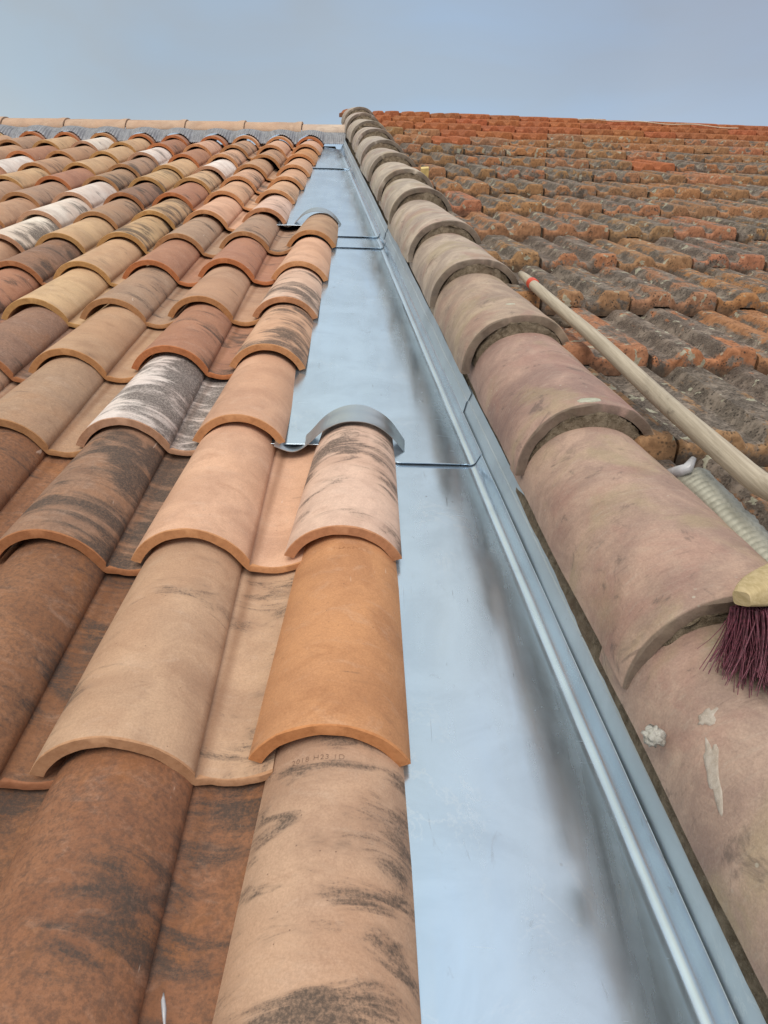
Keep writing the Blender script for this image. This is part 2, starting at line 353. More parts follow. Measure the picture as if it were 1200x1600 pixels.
# ------------------------------------------------------------------ new roof tiles (left): roll + pan
RW, RH, TH = .168, .052, .0148
def roll_profile(w_, h_, cx, n=22):
    """arc over chord w_, height h_, centred on cx; returns list (x,z,nx,nz)"""
    Rr = ((w_/2)**2 + h_**2)/(2*h_); a = math.asin(min(1, (w_/2)/Rr))
    if h_ > Rr: a = math.pi - a
    out = []
    for i in range(n+1):
        t = -a + 2*a*i/n; out.append((cx + Rr*math.sin(t), Rr*math.cos(t) - (Rr-h_), math.sin(t), math.cos(t)))
    return out
def tile_mesh(name, pan=True, L=.40, seed=0, cut=None):
    secs = []
    ys = [0, .0012, .0045] + [L*i/26 for i in range(1, 27)]
    for yi, y in enumerate(ys):
        t = y/L
        w_ = RW*(1 - .165*t); h_ = RH*(1 - .13*t)
        pr = roll_profile(w_, h_, -RW/2)
        top = [(a, b) for a, b, c, d in pr]; bot = [(a - c*TH, b - d*TH) for a, b, c, d in pr]
        # flatten the two feet of the inside so they stand on the course below
        if pan:
            xr = top[-1][0]; x1 = .078
            m = 12; tp = []; bp = []
            for i in range(1, m+1):
                q = i/m; xx = xr + (x1-xr)*q
                zz = -.0075 - .0085*math.sin(math.pi*min(1, q*1.0)**.85) + .008*q*q
                if i == 1: xx = xr - .0015; zz = -.0072
                tp.append((xx, zz)); bp.append((xx, zz - TH*.72))
            bot[-1] = (xr - .006, -TH*.72-.004)
            bot[-2] = (bot[-2][0], max(bot[-2][1], -.002))
            top = top + tp; bot = bot + bp
        wv = .0012
        def dp(p, k):
            x_, z_ = p
            n1 = nz(x_*14 + seed*7.3, y*9, k + seed); n2 = nz(x_*90 + seed, y*60, 5.1)
            e_ = nz(x_*55 + seed*3, 2.2 + seed, 0)*.0016 if y < .002 else 0
            sh = .0011 if yi == 0 else 0
            return x_, y + e_ + (nz(x_*20, seed*5, 1)*.0014 if y < .02 else 0), z_ + wv*n1 + .00025*n2, sh
        st = []; sb = []; nr = len(pr)
        for ip, p in enumerate(top):
            a, b, c, sh = dp(p, 0); st.append((a, b + (.0045 if ip > nr else 0)*(1-t), c - sh))
        for ip, p in enumerate(bot):
            a, b, c, sh = dp(p, 0); sb.append((a, b + (.0045 if ip > nr else 0)*(1-t), c + sh*.6))
        secs.append(st + sb[::-1])
    V, F = loft(secs)
    # replace huge n-gon caps by quad strips
    n = len(secs[0]); h = n//2; F = F[:-2]
    for base, rev in ((0, False), ((len(secs)-1)*n, True)):
        for i in range(h-1):
            q = (base+i, base+n-1-i, base+n-2-i, base+i+1)
            F.append(q if not rev else q[::-1])
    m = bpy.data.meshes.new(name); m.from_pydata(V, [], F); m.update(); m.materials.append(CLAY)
    m.polygons.foreach_set('use_smooth', [True]*len(m.polygons)); m.set_sharp_from_angle(angle=R(48))
    return m
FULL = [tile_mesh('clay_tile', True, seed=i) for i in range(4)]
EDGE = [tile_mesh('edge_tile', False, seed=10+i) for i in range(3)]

PAL = dict(Q=((.50, .33, .228), 'peach'), P=((.62, .385, .262), 'peach'), K=((.69, .50, .40), 'pinkish white'), W=((.76, .68, .62), 'whitewashed'), B=((.46, .29, .19), 'tan brown'),
           C=((.58, .395, .235), 'creamy yellow'), R_=((.42, .215, .14), 'rose red'), D=((.31, .19, .13), 'dark brown'), U=((.27, .128, .070), 'dark rust'),
           O=((.57, .29, .135), 'bright orange'), G=((.43, .29, .20), 'grey brown'))
LIPS = dict(Q=(.40, .22, .12), P=(.46, .225, .10), K=(.43, .20, .095), W=(.40, .22, .13), B=(.38, .185, .075), C=(.40, .225, .085), R_=(.40, .145, .055), D=(.33, .14, .06), U=(.28, .12, .06), O=(.46, .20, .08), G=(.35, .18, .08))
# (row, first column): measured (across, up) of each lower right corner, then colour key + stain
ROWS = {
 -1: (0, [(.040, .148), (-.178, .132), (-.380, .122), (-.590, .115)], 'Q.66 U.50 U.4 B.3'),
 0: (0, [(.033, .493), (-.186, .475), (-.383, .468), (-.590, .46)], 'O.04 Q.36 U.4 B.2'),
 1: (0, [(.028, .842), (-.187, .829), (-.387, .819), (-.597, .808)], 'K.72 P.03 D.80 U.3'),
 2: (1, [(-.18, 1.185), (-.384, 1.165), (-.597, 1.153), (-.795, 1.14)], 'P.0 W.86 G.12 G.2'),
 3: (1, [(-.176, 1.526), (-.386, 1.509), (-.599, 1.481), (-.793, 1.467), (-.995, 1.455)], 'P.90 R_.50 B.15 D.45 B.3'),
 4: (1, [(-.177, 1.858), (-.393, 1.851), (-.608, 1.821), (-.801, 1.81), (-1.0, 1.80)], 'K.74 B.12 G.66 C.12 R_.4'),
 5: (1, [(-.174, 2.19), (-.393, 2.206), (-.609, 2.177), (-.801, 2.149), (-.994, 2.138), (-1.19, 2.12)], 'P.05 R_.42 R_.1 C.5 D.45 B.3'),
 6: (1, [(-.175, 2.575), (-.396, 2.543), (-.604, 2.496), (-.792, 2.496), (-.987, 2.474), (-1.175, 2.453), (-1.375, 2.44)], 'B.3 G.60 G.62 C.82 C.04 W.6 R_.3'),
 7: (2, [(-.382, 2.913), (-.591, 2.853), (-.782, 2.833), (-.981, 2.802), (-1.184, 2.797), (-1.385, 2.785)], 'K.72 P.08 C.82 G.2 W.42 B.3'),
 8: (2, [(-.388, 3.266), (-.593, 3.221), (-.788, 3.162), (-.983, 3.15), (-1.19, 3.144), (-1.392, 3.127), (-1.59, 3.115)], 'P.36 P.45 R_.15 D.6 W.25 G.3 B.2'),
 9: (2, [(-.382, 3.582), (-.593, 3.562), (-.788, 3.507), (-.987, 3.5), (-1.195, 3.506), (-1.396, 3.487), (-1.607, 3.482), (-1.80, 3.47)], 'P.66 P.55 C.5 C.68 G.55 R_.05 C.5 R_.2'),
 10: (2, [(-.384, 3.912), (-.591, 3.89), (-.778, 3.819), (-.98, 3.833), (-1.191, 3.83), (-1.41, 3.851), (-1.617, 3.83), (-1.815, 3.81), (-2.01, 3.80)], 'P.03 B.5 W.6 C.2 G.5 C.15 B.3 W.3 W.3'),
 11: (2, [(-.388, 4.258), (-.568, 4.2), (-.786, 4.194), (-.986, 4.182), (-1.203, 4.21), (-1.412, 4.228), (-1.63, 4.204), (-1.833, 4.192), (-2.03, 4.18)], 'O.0 B.45 P.62 R_.2 W.5 C.3 B.3 R_.35 B.3'),
 12: (2, [(-.39, 4.616), (-.58, 4.558), (-.787, 4.534), (-.993, 4.545), (-1.202, 4.544), (-1.424, 4.577), (-1.64, 4.588), (-1.853, 4.587), (-2.06, 4.586), (-2.26, 4.58)], 'P.25 P.4 B.6 P.5 R_.4 C.4 W.4 C.2 G.3 B.3'),
 13: (2, [(-.398, 4.94), (-.58, 4.91), (-.785, 4.92), (-.976, 4.89), (-1.211, 4.90), (-1.419, 4.93), (-1.65, 4.94), (-1.87, 4.94), (-2.08, 4.94), (-2.32, 4.95)], 'R_.1 P.2 P.2 R_.3 R_.2 R_.2 B.3 R_.2 R_.3 C.2'),
}
ORD = ['first', 'second', 'third', 'fourth', 'fifth', 'sixth', 'seventh', 'eighth', 'ninth', 'tenth', 'eleventh', 'twelfth', 'thirteenth', 'fourteenth', 'fifteenth', 'sixteenth']
LPITCH = math.atan(.0175/.345)
tiles = {}
for j, (k0, pts, spec) in ROWS.items():
    # two more columns carry the roof on past the left edge of the frame
    (ua, va) = pts[-1]; pts = pts + [(ua-.203, va-.004), (ua-.406, va-.008)]; spec += ' B.2 P.3' if j % 2 else ' C.3 R_.2'
    for q, ((u, v), sp) in enumerate(zip(pts, spec.split())):
        key, st = sp.split('.'); st = float('0.' + st) if len(st) > 1 else float(st)/10
        k = k0+q; rightmost = q == 0
        me = (EDGE if rightmost else FULL)[(k*3+j*5) % (3 if rightmost else 4)]
        name = 'edge_tile' if rightmost else 'clay_tile'
        o = bpy.data.objects.new(name, me); COL.objects.link(o)
        lift = -.024 if j == 13 and False else .0
        M = Matrix.Translation((u, v, .012 + lift)) @ Matrix.Rotation(rnd.uniform(-.008, .008), 4, 'Z') @ Matrix.Rotation(-LPITCH + rnd.uniform(-.003, .003), 4, 'X') @ Matrix.Rotation(rnd.uniform(-.012, .012), 4, 'Y')
        o.matrix_basis = LF @ M
        base, word = PAL[key]; jj = 1 + rnd.uniform(-.06, .06)
        o['tint'] = [base[0]*jj, base[1]*jj*(1+rnd.uniform(-.02, .02)), base[2]*jj*(1+rnd.uniform(-.04, .04))]
        o['lip'] = [min(.8, q_*1.25) for q_ in LIPS[key]]
        o['stain'] = st; o['seed'] = rnd.uniform(0, 40); o['speck'] = {'U': .9, 'D': .55, 'R_': .25, 'O': .1, 'G': .3}.get(key, .06)
        o['flank'] = {(-1, 0): .7, (-1, 1): 1.0, (0, 2): 1.0, (0, 1): 1.0, (2, 2): 1.0, (3, 2): 1.0, (3, 1): .6}.get((j, k), rnd.choice([0, .4, 1.0]) if st > .1 else 0)
        look = word + (' sooty' if st >= .45 else (' stained' if st > .2 else ''))
        if word == 'pinkish white' and st > .5: look = 'pinkish white streaked'
        row_txt = ORD[13-j] + ' row below the ridge'
        lab = f'{look} {"edge" if rightmost else "roll"} tile, {row_txt}, ' + ('at its right end by the metal valley' if rightmost else f'{ORD[q]} from its right end')
        ws = lab.split()
        if len(ws) > 16: lab = f'{word} {"edge" if rightmost else "roll"} tile, {row_txt}, ' + ('right end by the valley' if rightmost else f'{ORD[q]} from right end')
        tag(o, lab, 'roof tile', 'clay roll tiles of the new left roof')
        if (j, k) == (-1, 0): o['seed'] = 7.3
        tiles[(j, k)] = o

def stamp(parent, text, size, y0, shift, mat):
    """date or maker stamp pressed across the roll"""
    cu = bpy.data.curves.new('stamp', 'FONT'); cu.body = text; cu.size = size; cu.align_x = 'CENTER'; cu.extrude = .0002; cu.offset = -.0002; cu.space_character = 1.15
    to = bpy.data.objects.new('tmp', cu); COL.objects.link(to)
    dg = bpy.context.evaluated_depsgraph_get(); me = bpy.data.meshes.new_from_object(to.evaluated_get(dg))
    COL.objects.unlink(to); bpy.data.objects.remove(to)
    L = .40; t = y0/L; w_ = RW*(1-.165*t); h_ = RH*(1-.13*t); Rr = ((w_/2)**2+h_**2)/(2*h_)
    for v_ in me.vertices:
        a = (v_.co.x + shift)/Rr; r_ = Rr + .0003 + (v_.co.z)*.5
        v_.co = Vector((-RW/2 + r_*math.sin(a), y0 + v_.co.y, r_*math.cos(a) - (Rr-h_)))
    me.materials.append(mat)
    o = bpy.data.objects.new('stamped_text', me); COL.objects.link(o); o.parent = parent
    return o
stamp(tiles[(-1, 0)], '2018 H23 1D', .0088, .322, -.018, STAMP)
stamp(tiles[(0, 0)], 'T LAHERA E', .0085, .325, .006, STAMP2)

# ------------------------------------------------------------------ zinc valley
def U(v): return .305 - .12*v
def pz(q):
    """the pan falls gently towards its upstand"""
    t = max(0, min(1, (q+.235)/.2195)); return -.021*t**1.55
def zprofile(x_left, n0, th=.0012):
    return [(-.0155, -.021), (-.0105, -.0213), (-.006, -.0207), (-.002, -.0185), (.001, -.0150), (.0035, -.0094), (.0062, -.0033), (.0088, .0026), (.0094, .0036), (.0101, .0038), (.0108, .002)]
def zinc_sheet(name, v0, v1, left, n0, label, hem=True, notch=None):
    secs = []; nv = max(6, int((v1-v0)/.03))
    def vs(u_):
        cut = v0 - pz(u_-U(v0))*v0/.65*.92 if v0 > 0 else v0
        if notch is None: return cut
        t = max(0, min(1, (notch[0]-u_)/.03)); return cut + notch[1]*t*t*(3-2*t)
    for i in range(nv+1):
        t_ = i/nv; v = v0 + (v1-v0)*t_; s = []
        lz = n0*(1 - .6*t_) if n0 else 0
        xs = [left + (U(v)-.0155-left)*q/26 for q in range(26)]
        wob = lambda x_: .0008*nz(x_*7, v*3.1, 3.3) + .0003*nz(x_*18, v*9, 1.3)
        for x_ in xs:
            vv = vs(x_) + (v1-vs(x_))*t_; s.append((x_, vv, lz + pz(x_-U(v)) + wob(x_)))
        for q_, n_ in zprofile(left, n0):
            vv = v + (vs(U(v0)-.02)-v0)*(1-t_); s.append((U(vv)+q_ + .0005*nz(v*11, q_*30, 2), vv, lz*(1 if n_ < 0 else .5) + n_ + wob(U(v)+q_)*(1 if n_ < .01 else .3)))
        secs.append(s)
    full = [s + [(a, b, c-.0012) for a, b, c in s][::-1] for s in secs]
    V, F = loft(full)
    n = len(full[0]); h = n//2; F = F[:-2]
    for base, rev in ((0, False), ((len(full)-1)*n, True)):
        for i in range(h-1):
            q = (base+i, base+n-1-i, base+n-2-i, base+i+1); F.append(q if not rev else q[::-1])
    o = mesh_obj(name, V, F, ZINC, LF, auto=40)
    tag(o, label, 'valley sheet', 'zinc sheets of the valley gutter')
    if hem:   # folded front edge
        xs = [left + (U(v0)-.0155-left)*q/40 for q in range(41)]
        path = [(x_, vs(x_)-.0005, n0 + pz(x_-U(v0)) + .0002) for x_ in xs]
        V, F = tube(path, .0011, 8)
        mesh_obj('folded_edge', V, F, ZINC, None, parent=o)
    return o
zinc_sheet('zinc_sheet', -.6, 1.22, -.10, 0.0, 'longest and nearest zinc sheet, running from the photo bottom to the lower flashing', hem=False)
zinc_sheet('zinc_sheet', 1.132, 2.70, -.30, .0035, 'shiny zinc sheet above the wave shaped flashing, with dark reflections on its right', notch=(.02, .06))
zinc_sheet('zinc_sheet', 2.60, 2.86, -.28, .0050, 'short narrow zinc sheet lapped between the two middle sheets')
zinc_sheet('zinc_sheet', 2.745, 4.30, -.50, .0070, 'zinc sheet with pale chalky stains, second below the ridge', notch=(-.20, .15))
zinc_sheet('zinc_sheet', 4.19, 5.05, -.50, .0075, 'scratched topmost zinc sheet just below the pleated ridge flashing')

def trim(v0, v1, dq, label):
    secs = []; nv = max(6, int((v1-v0)/.02))
    for i in range(nv+1):
        v = v0+(v1-v0)*i/nv; u = U(v)+dq; wv = .0012*nz(v*6, 9, dq*50); g = .0003*nz(v*35, 4, 1) + .0006*nz(v*5, 7, 1)
        s = [(.0110, -.010), (.0124, .002), (.0146, .0110), (.0174, .0258), (.0186, .0284), (.0203, .0290), (.0240+g*.4, .0390+g), (.0265+g, .0470+g)]
        s = [(u+a+wv, v, b) for a, b in s]
        secs.append(s + [(a+.0009, b, c-.0010) for a, b, c in s][::-1])
    V, F = loft(secs)
    o = mesh_obj('flashing_strip', V, F, ZSTRIP, LF, auto=30)
    return tag(o, label, 'flashing strip', 'zinc flashing strips against the cap tiles')
trim(-.6, 1.37, 0, 'lower zinc flashing strip between the longest valley sheet and the mortar bed')
trim(1.335, 2.75, -.003, 'middle zinc flashing strip, its lower end cut slanting beside the wave flashing')
trim(2.72, 5.0, -.006, 'upper zinc flashing strip, narrowing towards the ridge beside the cap tiles')

def wave(v0, u_r, u_roll_r, label, dz=0.0, depth=.085):
    """zinc collar dressed over pan and last edge tile"""
    xs = []; secs = []
    x0 = u_roll_r - .228; x1 = u_roll_r + .009; N_ = 46
    def prof(x_):
        xr = u_roll_r; xl = xr - RW
        if x_ < xl:
            q = (x_-(xl-.055))/.055; q = max(-.4, min(1, q)); return .010 - .017*math.sin(math.pi*max(0, q))*.9 + (.012 if q <= 0 else 0)*(-q*2.5 if q < 0 else 0)
        if x_ > xr: return max(-.006, .004 - (x_-xr)*1.2)
        w2 = RW/2+.003; hh = .0535; Rr = (w2*w2+hh*hh)/(2*hh); d = x_-(xl+RW/2)
        return max(.006, math.sqrt(max(0, Rr*Rr-d*d))-(Rr-hh)-.001)
    base = [(x0+(x1-x0)*i/N_) for i in range(N_+1)]
    hs = [prof(b) for b in base]
    for _ in range(5): hs = [hs[0]] + [(hs[i-1]+2*hs[i]+hs[i+1])/4 for i in range(1, N_)] + [hs[-1]]
    nv = 10
    for j in range(nv+1):
        t = j/nv; s = []
        for i, b in enumerate(base):
            lifted = hs[i]
            ex = .0025*nz(b*30, t*4, 8)*(1 if j in (0, nv) else .3)
            s.append((b*1.0, v0 + depth*t*(1 - .30*abs((b-(u_roll_r-RW/2))/.11)**2) + ex - .012*((b-(u_roll_r-RW/2))/.1)**2, lifted*(1+.06*t)+dz + .0015*nz(b*12, t*3, 2)))
        secs.append(s + [(a, b_, c-.0013) for a, b_, c in s][::-1])
    V, F = loft(secs); n = len(secs[0]); h = n//2; F = F[:-2]
    for bs, rev in ((0, False), ((len(secs)-1)*n, True)):
        for i in range(h-1):
            q = (bs+i, bs+n-1-i, bs+n-2-i, bs+i+1); F.append(q if not rev else q[::-1])
    o = mesh_obj('wave_flashing', V, F, ZCOLLAR, LF, auto=40)
    return tag(o, label, 'metal flashing', 'wave shaped zinc collars over the last edge tiles')
wave(1.192, 0, .030, 'larger nearer wave shaped zinc collar over the pinkish white edge tile', depth=.062)
wave(2.93, 0, -.183, 'smaller farther wave shaped zinc collar where the upper zinc sheet begins', depth=.05)

# ------------------------------------------------------------------ cap tiles of the old verge
def cap_mesh(seed, L=.50, w0=.222, h0=.110, th=.0145):
    secs = []; N_ = 30
    ys = [0, .002, .007, .014] + [L*i/24 for i in range(1, 25)]
    for yi, y in enumerate(ys):
        t = y/L; w_ = w0*(1-.13*t); h_ = h0*(1-.13*t)
        top = []; bot = []
        for i in range(N_+1):
            a = math.pi*(i/N_); 
            cx, cz = -math.cos(a), math.sin(a)
            # slightly squashed half round with upright feet
            ex = math.copysign(abs(cx)**.92, cx)
            X_, Z_ = ex*w_/2, (cz**.95 if cz > 0 else 0)*h_
            n1 = nz(X_*9+seed*4, y*6, seed)*.0034 + nz(X_*30+seed, y*26, 3)*.0011
            er = (nz(X_*24+seed*3, seed, 0)*.007 + nz(X_*90, seed*2, 0)*.0035) if yi < 2 else (nz(X_*24+seed*3, seed, 0)*.004 if yi == 2 else 0)
            sh = {0: .0024, 1: .0007}.get(yi, 0)
            k = 1 + (n1-sh)/max(.05, math.hypot(X_, Z_))
            top.append((X_*k, y+er, Z_*k))
            kb = (math.hypot(X_, Z_)-th+sh*.4)/max(.02, math.hypot(X_, Z_))
            bot.append((X_*kb*k, y+er*.9, Z_*kb*k))
        secs.append(top+bot[::-1])
    V, F = loft(secs); n = len(secs[0]); h = n//2; F = F[:-2]
    for bs, rev in ((0, False), ((len(secs)-1)*n, True)):
        for i in range(h-1):
            q = (bs+i, bs+n-1-i, bs+n-2-i, bs+i+1); F.append(q if not rev else q[::-1])
    m = bpy.data.meshes.new('cap_tile'); m.from_pydata(V, [], F); m.update(); m.materials.append(CAPM)
    m.polygons.foreach_set('use_smooth', [True]*len(m.polygons)); m.set_sharp_from_angle(angle=R(50))
    return m
CAPW, CAPH = .222, .110
CAPY = [-1.17, -.764, -.337, .053, .454, .853, 1.344, 1.72, 2.137, 2.554, 2.98, 3.363, 3.78, 4.14]
CAPT = [(.335, .235, .185), (.33, .225, .175), (.31, .205, .165), (.33, .245, .185), (.36, .285, .225), (.37, .30, .24), (.37, .31, .25), (.37, .31, .25), (.36, .305, .25), (.37, .32, .27), (.38, .32, .27), (.38, .33, .27), (.38, .32, .27), (.36, .30, .25)]
CPITCH = math.atan(.022/.405)
CAPX = -.005
caps = []
CN = len(CAPY)
for i, y in enumerate(CAPY):
    L = .50 if i in (4,) or i == 5 else .46
    L = (CAPY[i+1]-y)+.07 if i+1 < CN else .42
    m = cap_mesh(i*1.7+.3, L)
    o = bpy.data.objects.new('cap_tile', m); COL.objects.link(o)
    M = Matrix.Translation((CAPX + rnd.uniform(-.003, .003) + (.012 if i > 9 else 0)*(i-9)*.35, y, -.010)) @ Matrix.Rotation(rnd.uniform(-.015, .015), 4, 'Z') @ Matrix.Rotation(-CPITCH, 4, 'X') @ Matrix.Rotation(R(-3), 4, 'Y')
    o.matrix_basis = RFr @ M
    o['tint'] = [c_*(1.24 if i == 0 else 1.26)*k_ for c_, k_ in zip(CAPT[i], (1, 1.04, 1.09))]; o['seed'] = rnd.uniform(0, 30)
    desc = {0: 'nearest cap tile at the lower right corner, with a white mortar smear', 1: 'pinkish cap tile touched by the broom head, second from the bottom of the line',
            2: 'pink cap tile with one round pale lichen spot, third from the bottom'}.get(i, f'{"grey beige" if i > 4 else "pinkish brown"} half round cap tile, {ORD[i]} up from the bottom of the diagonal line')
    tag(o, desc, 'cap tile', 'half round cap tiles between the two roofs'); caps.append(o)

def on_cap(o, cx, y, poly, thick, mat, name, label=None):
    """irregular dried patch lying on a cap; poly = list of (ds, dy) in metres on the curved surface"""
    i = caps.index(o); L = (CAPY[i+1]-CAPY[i])+.07
    cen = Vector((sum(p[0] for p in poly)/len(poly), sum(p[1] for p in poly)/len(poly)))
    rings = [1.0, .93, .55, .0]; V = []; F = []
    def P(ds, yy, lift):
        t = yy/L; k = 1-.13*t
        a = math.pi/2 - (cx + ds)/(.105*k)
        c_, s_ = math.cos(a), math.sin(a)
        X_, Z_ = math.copysign(abs(c_)**.92, c_)*CAPW*k/2, abs(s_)**.95*CAPH*k
        n1 = nz(X_*9+(i*1.7+.3)*4, yy*6, i*1.7+.3)*.0034 + nz(X_*30+i*1.7+.3, yy*26, 3)*.0011
        kk = 1 + (n1+lift)/math.hypot(X_, Z_)
        return (X_*kk, yy, Z_*kk)
    n = len(poly)
    for ri, r_ in enumerate(rings[:-1]):
        for p in poly:
            ds = cen.x+(p[0]-cen.x)*r_; yy = y+cen.y+(p[1]-cen.y)*r_
            V.append(P(ds, yy, -.0006 if ri == 0 else thick*(1+.6*nz(ds*120, yy*120, 3))))
    V.append(P(cen.x, y+cen.y, thick))
    for ri in range(2):
        for j in range(n): F.append((ri*n+j, ri*n+(j+1) % n, (ri+1)*n+(j+1) % n, (ri+1)*n+j))
    for j in range(n): F.append((2*n+j, 2*n+(j+1) % n, 3*n))
    p = mesh_obj(name, V, F, mat, None, parent=o)
    if label: p['label'] = label
    return p
def blob(rx, ry, ang=0, n=22, rough=.3, sd_=0):
    out = []
    for k in range(n):
        a = 2*math.pi*k/n; r_ = 1+rough*nz(math.cos(a)*1.6+sd_, math.sin(a)*1.6, sd_)+rough*.5*nz(math.cos(a)*5+sd_, math.sin(a)*5, sd_)
        x_, y_ = rx*r_*math.cos(a), ry*r_*math.sin(a)
        out.append((x_*math.cos(ang)-y_*math.sin(ang), x_*math.sin(ang)+y_*math.cos(ang)))
    return out
on_cap(caps[0], -.093, .268, blob(.0075, .031, -.42, 26, .7, 3), .0003, SMEAR, 'mortar_smear')
on_cap(caps[0], -.072, .312, blob(.010, .006, .2, 20, 1.1, 5), .0008, SMEAR, 'mortar_splat')
on_cap(caps[2], -.006, .016, blob(.014, .009, 0, 22, .3, 8), .0009, LICHEN, 'lichen_spot')
on_cap(caps[3], .0, .085, blob(.007, .004, 0, 16, .5, 9), .0006, LICHEN, 'lichen_spot')

# mortar bed under the left foot of the caps
def mortar():
    secs = []; N_ = 12; nv = 420; y0, y1 = -1.75, 4.55
    for i in range(nv+1):
        y = y0+(y1-y0)*i/nv; s = []
        sh = (.012*(max(0, y-3.2)/1.3))
        for j in range(N_+1):
            t = j/N_
            x_ = -.097 + sh + .018*t; z_ = -.064 + .056*t
            d = .0045*nz(x_*60, y*38, z_*60) + .0045*nz(x_*150, y*120, 4) + .006*nz(3, y*9, 1)
            d *= .25 + .75*t; s.append((x_ + d*.4, y, z_ + d))
        s += [(-.058+sh, y, -.10), (-.100+sh, y, -.10)]
        secs.append(s)
    V, F = loft(secs)
    o = mesh_obj('mortar_bed', V, F, MORTAR, RFr)
    tag(o, 'gritty brown mortar bed under the left edge of the cap tiles', 'mortar')
    # plugs of mortar squeezed out under each cap front
    for i, y in enumerate(CAPY[1:], 1):
        secs = []
        for k in range(5):
            yy = y + .004 + .010*k; s = []
            for j in range(61):
                a = math.pi*j/60; r_ = 1 + nz(math.cos(a)*5+i, math.sin(a)*5, k*.9)*.035 + nz(math.cos(a)*19+i, math.sin(a)*19, k)*.03 + nz(math.cos(a)*60+i, math.sin(a)*60, k)*.02
                rr = (.101 - .0012*(4-k))*r_
                s.append((CAPX - math.cos(a)*rr*.93, yy + .004*nz(a*6, i, 2), math.sin(a)*(.0905 + .0*k)*r_ - .004))
            secs.append(s)
        V, F = loft(secs); F[-1:] = []
        sh = (.012 if i > 9 else 0)*(i-9)*.35
        V = [(a+sh, b, c) for a, b, c in V]
        mesh_obj('mortar_fillet', V, F, MORTAR, None, parent=o)
mortar()

def lump(name, pos, r, mat, label, cat, sq=(1, 1, .8), frame=RFr, seed=1, rough=.35, rings=14, fr=9):
    V = []; F = []; n = 22
    for i in range(rings+1):
        th = math.pi*i/rings
        for k in range(n):
            ph = 2*math.pi*k/n; d = Vector((math.sin(th)*math.cos(ph), math.sin(th)*math.sin(ph), math.cos(th)))
            rr = r*(1+rough*nz(d.x*2.2+seed, d.y*2.2, d.z*2.2)+rough*.7*nz(d.x*fr*.6+seed, d.y*fr*.6, d.z*fr*.6))
            V.append((pos[0]+d.x*rr*sq[0], pos[1]+d.y*rr*sq[1], pos[2]+d.z*rr*sq[2]))
    for i in range(rings):
        for k in range(n): F.append((i*n+k, (i+1)*n+k, (i+1)*n+(k+1) % n, i*n+(k+1) % n))
    o = mesh_obj(name, V, F, mat, frame)
    return tag(o, label, cat)
lump('mortar_crumb', (-.121, -.845, .010), .0095, LUMP, 'grey crumbly lump of mortar on the left side of the nearest cap tile', 'mortar lump', (1, 1, .7), seed=4, rough=.5, fr=12)

# ------------------------------------------------------------------ old interlocking tiles (right)
TW, DVR = .2170, RBv.y
def rprof(f):
    """top height of the old tile over the fraction f across (0 = left, 1 = right)"""
    def trap(a, b, w_, h_):   # crisp shouldered hump
        d = a-f if f < a else (f-b if f > b else 0)
        t = max(0, 1-d/w_); return h_*(.75*t + .25*t*t*(3-2*t))
    return .029 + trap(.29, .44, .085, .020) + trap(.715, .965, .08, .022) + trap(-.1, .02, .07, .010)
def rtile_mesh(seed, clip=0.0, wear=1.0, L=.385):
    nx = 44; ny = 30; g = .0035/TW; f0 = max(g, clip); f1 = 1-g
    ys = [-.001, .0015, .005, .010, .018, .030] + [.03+(L-.03)*i/ny for i in range(1, ny+1)]
    secs = []
    for yi, y in enumerate(ys):
        top = []; bot = []
        for i in range(nx+1):
            f = f0+(f1-f0)*i/nx; x_ = (f-1)*TW; z_ = rprof(f)
            # rounded nose
            nose = {0: .0075, 1: .0030, 2: .0010, 3: .0002}.get(yi, 0)
            edge = min(f-f0, f1-f)*(TW)
            er = -.0045*max(0, 1-edge/.005)
            n1 = wear*(nz(x_*12+seed*5, y*5, seed)*.0012 + nz(x_*75+seed, y*30, 2)*.0004)
            fy = wear*(nz(x_*22+seed*3, seed*2, z_)*.0045 + nz(x_*110+seed, 1, seed)*.0013) if yi < 4 else 0
            rib = .0016*math.cos(2*math.pi*(f*2)*6)*(1 if yi > 5 else 0)*(.5 if abs(f-.845) < .1 else .0)
            top.append((x_, y+fy, z_-nose+er+n1+rib))
            # underside: hollow under the left hump at the front
            d = abs(f-.37); hb = .020*max(0, min(1, (.125-d)/.03)) if d < .125 else 0
            hb = max(hb, 0)
            bot.append((x_, y+fy*.6, min(z_-.012, -.004 + hb + (0 if y < .06 else .004))))
        secs.append(top+bot[::-1])
    V, F = loft(secs); n = len(secs[0]); h = n//2; F = F[:-2]
    for bs, rev in ((0, False), ((len(secs)-1)*n, True)):
        for i in range(h-1):
            q = (bs+i, bs+n-1-i, bs+n-2-i, bs+i+1); F.append(q if not rev else q[::-1])
    m = bpy.data.meshes.new('interlocking_tile'); m.from_pydata(V, [], F); m.update(); m.materials.append(OLD)
    m.polygons.foreach_set('use_smooth', [True]*len(m.polygons)); m.set_sharp_from_angle(angle=R(38))
    return m
RT = [rtile_mesh(i*2.1+1) for i in range(6)]
RTN = [rtile_mesh(i*2.1+30, wear=.35) for i in range(2)]
RPITCH = math.atan(.034/DVR)
ROFF = {-2: .02, -1: .018, 0: .015, 1: .008, 2: .004, 3: .003, 12: .010}
NEW = {(11, 0), (11, 1), (11, 2), (11, 3), (11, 4), (11, 5), (11, 6), (11, 7), (11, 8), (11, 9), (11, 10), (10, 2), (10, 3), (10, 4), (9, 2)}
SPECIAL = {(7, 6): 1, (8, 10): 1}
rt_count = 0
EDGE_L = -.075                                  # nothing of the old roof reaches further left (cap line)
